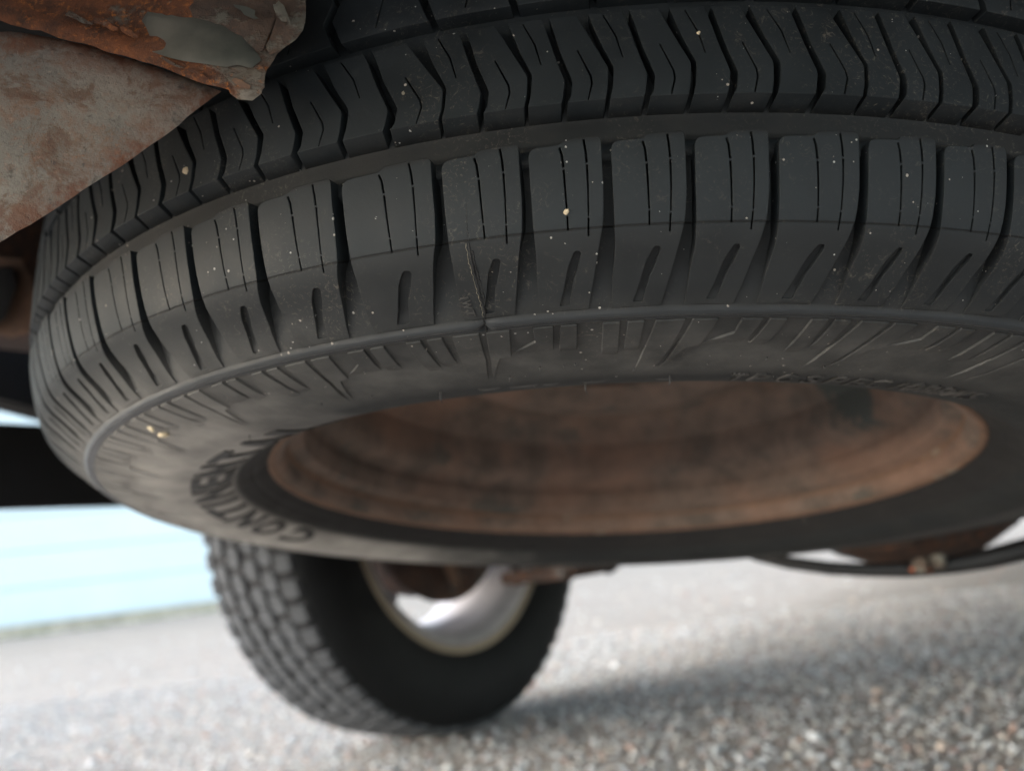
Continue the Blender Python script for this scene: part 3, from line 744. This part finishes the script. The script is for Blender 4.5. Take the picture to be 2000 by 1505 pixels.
while bounds[-1] < tot - 300.8 - 36: bounds.append(bounds[-1] + seq[(i * 3 + i // 4) % 7]); i += 1
last = tot - 300.8; bounds.append(last)
cache = {}
def get(kind, P):
    P = round(P, 1)
    if (kind, P) not in cache: cache[(kind, P)] = {'s': shoulder_mesh, 'm': mid_meshes, 'c': center_mesh}[kind](P)
    return cache[(kind, P)]
rest = bmesh.new()
def put(me, s0, name, vis):
    if vis:
        o = link(name, me, None, spare); o.rotation_euler = (0, 0, s0 / 360)
    else:
        k = len(rest.verts); rest.from_mesh(me); rest.verts.ensure_lookup_table()
        bmesh.ops.transform(rest, matrix=Matrix.Rotation(s0 / 360, 4, 'Z'), verts=rest.verts[k:])
for i in range(len(bounds) - 1):
    s0, P = bounds[i], bounds[i + 1] - bounds[i]
    mid_s = (s0 + P / 2 + tot / 2) % tot - tot / 2; vis = abs(mid_s) < 640
    put(get('s', P), s0, 'shoulder_block', vis)
    for me in get('m', P): put(me, s0, 'tread_block', abs(mid_s) < 450)
    put(get('c', P), s0 - 4, 'tread_block', abs(mid_s) < 450)
me = bpy.data.meshes.new('rear_tread'); rest.to_mesh(me); rest.free(); me.polygons.foreach_set('use_smooth', [True] * len(me.polygons)); sharp(me, 40)
tag(link('hidden_side_tread', me, M['rubber'], spare), kind='stuff')
# upper half of the tread, above the crown: plain repeats, out of sight
up_ = bmesh.new()
for i in range(len(bounds) - 1):
    s0, P = bounds[i], bounds[i + 1] - bounds[i]
    for kk in ('m', 's'):
        g_ = get(kk, P)
        for me in (g_ if isinstance(g_, tuple) else (g_,)):
            k = len(up_.verts); up_.from_mesh(me); up_.verts.ensure_lookup_table()
            bmesh.ops.transform(up_, matrix=Matrix.Rotation(s0 / 360, 4, 'Z') @ Matrix.Rotation(math.pi, 4, 'Y') @ Matrix.Rotation(0, 4, 'Z'), verts=up_.verts[k:])
    if i > 45: break
bmesh.ops.recalc_face_normals(up_, faces=up_.faces)
me = bpy.data.meshes.new('upper_tread'); up_.to_mesh(me); up_.free(); me.polygons.foreach_set('use_smooth', [True] * len(me.polygons)); sharp(me, 40)
tag(link('upper_tread', me, M['rubber'], spare), kind='stuff')

# decorative raised bars below the rib, repeating every three pitches
PL = [[(-58.8, 132), (-48.3, 132), (-51.3, 150), (-57.3, 170), (-65.4, 170), (-61.8, 149)],
      [(-45.2, 132), (-36.2, 132), (-40, 149), (-45.0, 150), (-49.8, 159), (-54.3, 169.5), (-49.3, 150.6)],
      [(-27.1, 132), (-19.6, 132), (-21.9, 148.5), (-40, 148.6), (-27.9, 140.6)],
      [(-16.6, 132), (-10.6, 132), (-12.4, 150), (-19.6, 150)],
      [(-.8, 132), (5.3, 132), (4.4, 155), (-2.3, 155)],
      [(8.3, 132), (14.3, 132), (12.8, 152.7), (6.8, 152.7)]]
def plh(p):
    e = max(u for s, u in p); return lambda u: .85 * (1 - sm(u, 133 + (e - 133) * .66, e - .2)) + .012
plm = [patch('sidewall_bar', p, hf=plh(p), depth=lambda u: -.25, grid=2.2, step=1.6, flare=.30) for p in PL]
for j in range(-8, 9):
    for me in plm:
        o = link('sidewall_bar', me, None, spare); o.rotation_euler = (0, 0, j * 77.6 / 360)

# raised lettering -------------------------------------------------
def glyph(ch, size, extr, bold=.012):
    cu = bpy.data.curves.new('t', 'FONT'); cu.body = ch; cu.size = size; cu.extrude = extr; cu.resolution_u = 6; cu.offset = size * bold
    ob = bpy.data.objects.new('t', cu); COL.objects.link(ob); bpy.context.view_layer.update()
    me = bpy.data.meshes.new_from_object(ob.evaluated_get(bpy.context.evaluated_depsgraph_get()))
    bpy.data.objects.remove(ob); return me
def place_text(txt, s_list, u_top, u_bot, wmm, hgt, m, name, rot=0, shear=0, bold=.012):
    for ch, s0 in zip(txt, s_list):
        if ch == ' ': continue
        me = glyph(ch, 1, .5, bold)
        bm = bmesh.new(); bm.from_mesh(me); bpy.data.meshes.remove(me)
        bmesh.ops.triangulate(bm, faces=bm.faces)
        for _ in range(3):
            L = [e for e in bm.edges if e.calc_length() > .16]
            if L: bmesh.ops.subdivide_edges(bm, edges=L, cuts=1); bmesh.ops.triangulate(bm, faces=[f for f in bm.faces if len(f.verts) > 3])
        bmesh.ops.remove_doubles(bm, verts=bm.verts, dist=1e-4)
        x0 = min(v.co.x for v in bm.verts); x1 = max(v.co.x for v in bm.verts)
        y1 = .69
        att = []
        for v in bm.verts:
            fx = (v.co.x - x0) / max(x1 - x0, .35 if ch in 'I1' else 1e-3) - .5; fy = v.co.y / y1
            if ch in 'I1': fx = (v.co.x - (x0 + x1) / 2) / .6
            h = hgt if v.co.z > 0 else -.4
            ww = wmm
            if rot:      # characters lying on their side
                s = s0 + (fy - .5) * wmm; u = (u_top + u_bot) / 2 + fx * (u_bot - u_top)
            else: s = s0 + fx * ww + shear * (fy - .5); u = u_bot + (u_top - u_bot) * fy
            v.co = Vector(S(s, u, h)); att.append(u)
        me = bpy.data.meshes.new(name); bm.to_mesh(me); bm.free()
        at = me.attributes.new('lateral', 'FLOAT', 'POINT'); at.data.foreach_set('value', att)
        fixn(me); link(name, me, m, spare)
place_text('TPC SPEC 1088MS', [64.5, 76.5, 90, 97, 104.5, 118, 130, 142, 147, 155, 164, 174, 184, 196, 208], 176, 188, 8.5, .6, M['print'], 'small_letter')  # paler rubber puts the light caught on the letter tops into the colour
big = 'CONTINENTAL'
place_text(big, [-668, -612, -562, -515, -480, -440, -392, -344, -296, -250, -204], 183.5, 205.5, 40, .7, M['letter'], 'large_letter', bold=.035)
place_text('T', [-48.2], 120.6, 123.2, 3.0, .28, M['print'], 'wear_mark', rot=1)
place_text('W', [-48.5], 116.6, 120.0, 3.0, .28, M['print'], 'wear_mark', rot=1)
place_text('I', [-48.9], 114.4, 116.8, 3.0, .28, M['print'], 'wear_mark', rot=1)
# fix spacing of the wear mark so that it reads down the block
k_ = 0
for o in spare.children:
    if o.name.startswith('wear_mark'): o.rotation_euler = (0, 0, 0)

# moulding seam crossing the shoulder, with crumbs of rubber
def seam(pts, rad, m, seed):
    P = []
    for i in range(len(pts) - 1):
        for k in range(10):
            t = k / 10; s = pts[i][0] + (pts[i + 1][0] - pts[i][0]) * t; u = pts[i][1] + (pts[i + 1][1] - pts[i][1]) * t
            s += .55 * noise.noise(Vector((u * .8, seed, 0))) + .2 * noise.noise(Vector((u * 3, seed, 4))); P.append(S(s, u, .02 + .12 * noise.noise(Vector((u * 2, seed, 8)))))
    V, Fc = tube(P, [rad * (.25 + 1.3 * abs(noise.noise(Vector((i * .5, seed, 1))))) for i in range(len(P))], 5)
    return link('moulding_seam', mesh('moulding_seam', V, Fc), m, spare)
seam([(-42.2, 84), (-42.8, 92), (-43.0, 97)], .00016, M['letter'], 5)
seam([(-42.9, 96.5), (-43.0, 104), (-43.1, 112), (-43.0, 121), (-43.8, 125.6)], .0008, M['letter'], 13)
seam([(-42.1, 99), (-42.0, 106), (-41.9, 114), (-42.3, 121)], .0005, M['letter'], 19)
seam([(-43.9, 96.5), (-44.0, 104), (-43.9, 112), (-43.7, 120), (-44.2, 124.5)], .00030, M['mud'], 17)
seam([(-44.6, 125.5), (-44.9, 131), (-45.2, 134)], .00045, M['letter'], 7)
# little rubber hairs and vent stubs
hp = [(-30.2, 161, 2.2), (-19.6, 161.6, .9), (-46, 167.3, 2.4), (-14.3, 160.5, 1.2), (-86, 176, 6), (30, 178, 5.5), (-12, 185, 6), (-120, 168, 1.5), (-60, 120, .5), (-96, 119, .5), (12, 168, 1.5), (45, 165, 1.2), (-150, 166, 1.2), (70, 160, 1.1), (100, 166, 1.4), (-230, 178, 4)]
for i, (s, u, L) in enumerate(hp):
    a = Vector(S(s, u, 0)); b = Vector(S(s, u, L * .5)); c_ = Vector(S(s + .8 * math.sin(i * 2.3), u + L * (.4 + .3 * math.sin(i)), L * .8))
    V, Fc = tube([a, b, c_], [.0003, .00022, .00012], 6); link('rubber_hair', mesh('rubber_hair', V, Fc), M['hair'], spare)
# bent flash flaps along the silhouette of the sidewall
for (s, u, L) in ((-62, 181, 12), (-44, 182, 16), (-30, 183, 9), (-8, 184, 14), (28, 184, 10)):
    V, Fc = [], []
    n = 8
    for k in range(n + 1):
        t = k / n; ss = s + (t - .5) * L; e = math.sin(math.pi * t) * (1 + .4 * noise.noise(Vector((ss, 1, 1))))
        V += [S(ss, u, -.1), S(ss, u + .6 * e, .75 * e), S(ss, u + 1.5, -.1)]
    for k in range(n): Fc += [(3 * k, 3 * k + 1, 3 * k + 4, 3 * k + 3), (3 * k + 1, 3 * k + 2, 3 * k + 5, 3 * k + 4)]
    link('rubber_flash', mesh('rubber_flash', V, Fc), M['hair'], spare)

# steel wheel
rimprof_flange = [(.2225, -.080), (.226, -.088), (.2300, -.0945), (.2335, -.0960), (.2362, -.0942), (.2365, -.0905), (.2350, -.085), (.230, -.078)]
V, Fc = lathe(rimprof_flange, 180)
rim = empty('rim', parent=spare)
link('rim_flange', fixn(mesh('rim_flange', V, Fc)), M['flange'], rim)
bar = [(.2300, -.0940), (.2262, -.0925), (.2240, -.0870), (.2236, -.0800), (.2215, -.0780), (.2150, -.0768), (.2128, -.0740), (.2126, -.0650), (.2110, -.0625), (.2122, -.0600), (.2122, -.0555), (.2095, -.0520), (.2020, -.0490), (.1985, -.0460), (.1965, -.0400), (.1955, -.0290), (.1955, -.0100), (.1955, .0200), (.2000, .045), (.2120, .06), (.2150, .085), (.2300, .094)]
V, Fc = lathe(bar, 180); link('rim_barrel', fixn(mesh('rim_barrel', V, Fc)), M['rim'], rim)
disc = [(.1957, -.0180), (.1900, -.0080), (.1800, .0000), (.1650, .0060), (.1350, -.0010), (.1050, -.0160), (.0850, -.0180), (.0600, -.0060), (.0500, .0000), (.0420, .0000)]
V, Fc = lathe(disc, 180); link('rim_disc', fixn(mesh('rim_disc', V, Fc)), M['rim'], rim)
V, Fc = lathe([(.060, -.002), (.0, -.012)], 24); 
link('hoist_plate', fixn(mesh('hoist_plate', [(x, y, z - .004) for x, y, z in V], Fc)), M['darkrust'], spare)
V, Fc = tube([(0, 0, -.02), (-.02, -.02, .24)], .006, 8); link('hoist_cable', mesh('hoist_cable', V, Fc), M['darkrust'], spare)

# stones caught in the tread
def stone(s, u, h, size, label, m='stone', seed=0, st=(1, .8, .7)):
    bm = bmesh.new(); bmesh.ops.create_icosphere(bm, subdivisions=3, radius=size / 1000)
    for v in bm.verts: v.co = Vector([v.co[i] * st[i] for i in range(3)]) * (1 + .35 * noise.noise(v.co * 900 + Vector((seed, 0, 0))))
    o = bmobj('stone_chip', bm, M[m], None, True)
    loc = Matrix.Translation(spare_loc) @ Rm.to_4x4() @ Vector(S(s, u, h)); o.location = loc; o.rotation_euler = (seed, seed * 2, seed * 3)
    tag(o, label, 'stone', 'small stones stuck in the tyre')
spare_loc = Vector((0.0724, 0.6234, 0.4018))
stone(-10.4, 90.3, .1, 1.05, 'cream oval stone wedged in a thin slit of the tread, above the shoulder line', seed=1, st=(.75, .8, 1.15))
stone(-154.6, 45.6, -.2, 1.7, 'tan stone caught in a zigzag groove right under the grey bracket plate', seed=2)
stone(-263.5, 148.5, .6, 2.4, 'pale stone chip lying on the sidewall at far left below the rib', seed=3, st=(1.2, .8, .6))
stone(-258, 140, .4, 2.2, 'long pale dirt chip just under the rib at far left, above the other chip', seed=5, st=(.55, 1.6, .4))
stone(-62, 41.8, -.6, 1.1, 'tiny grey grit crumb in the short slit of an upper tread block', 'mud', seed=4)
stone(33.5, 32.5, 0, .7, 'tiny tan grain in an upper slit right of centre', seed=6)
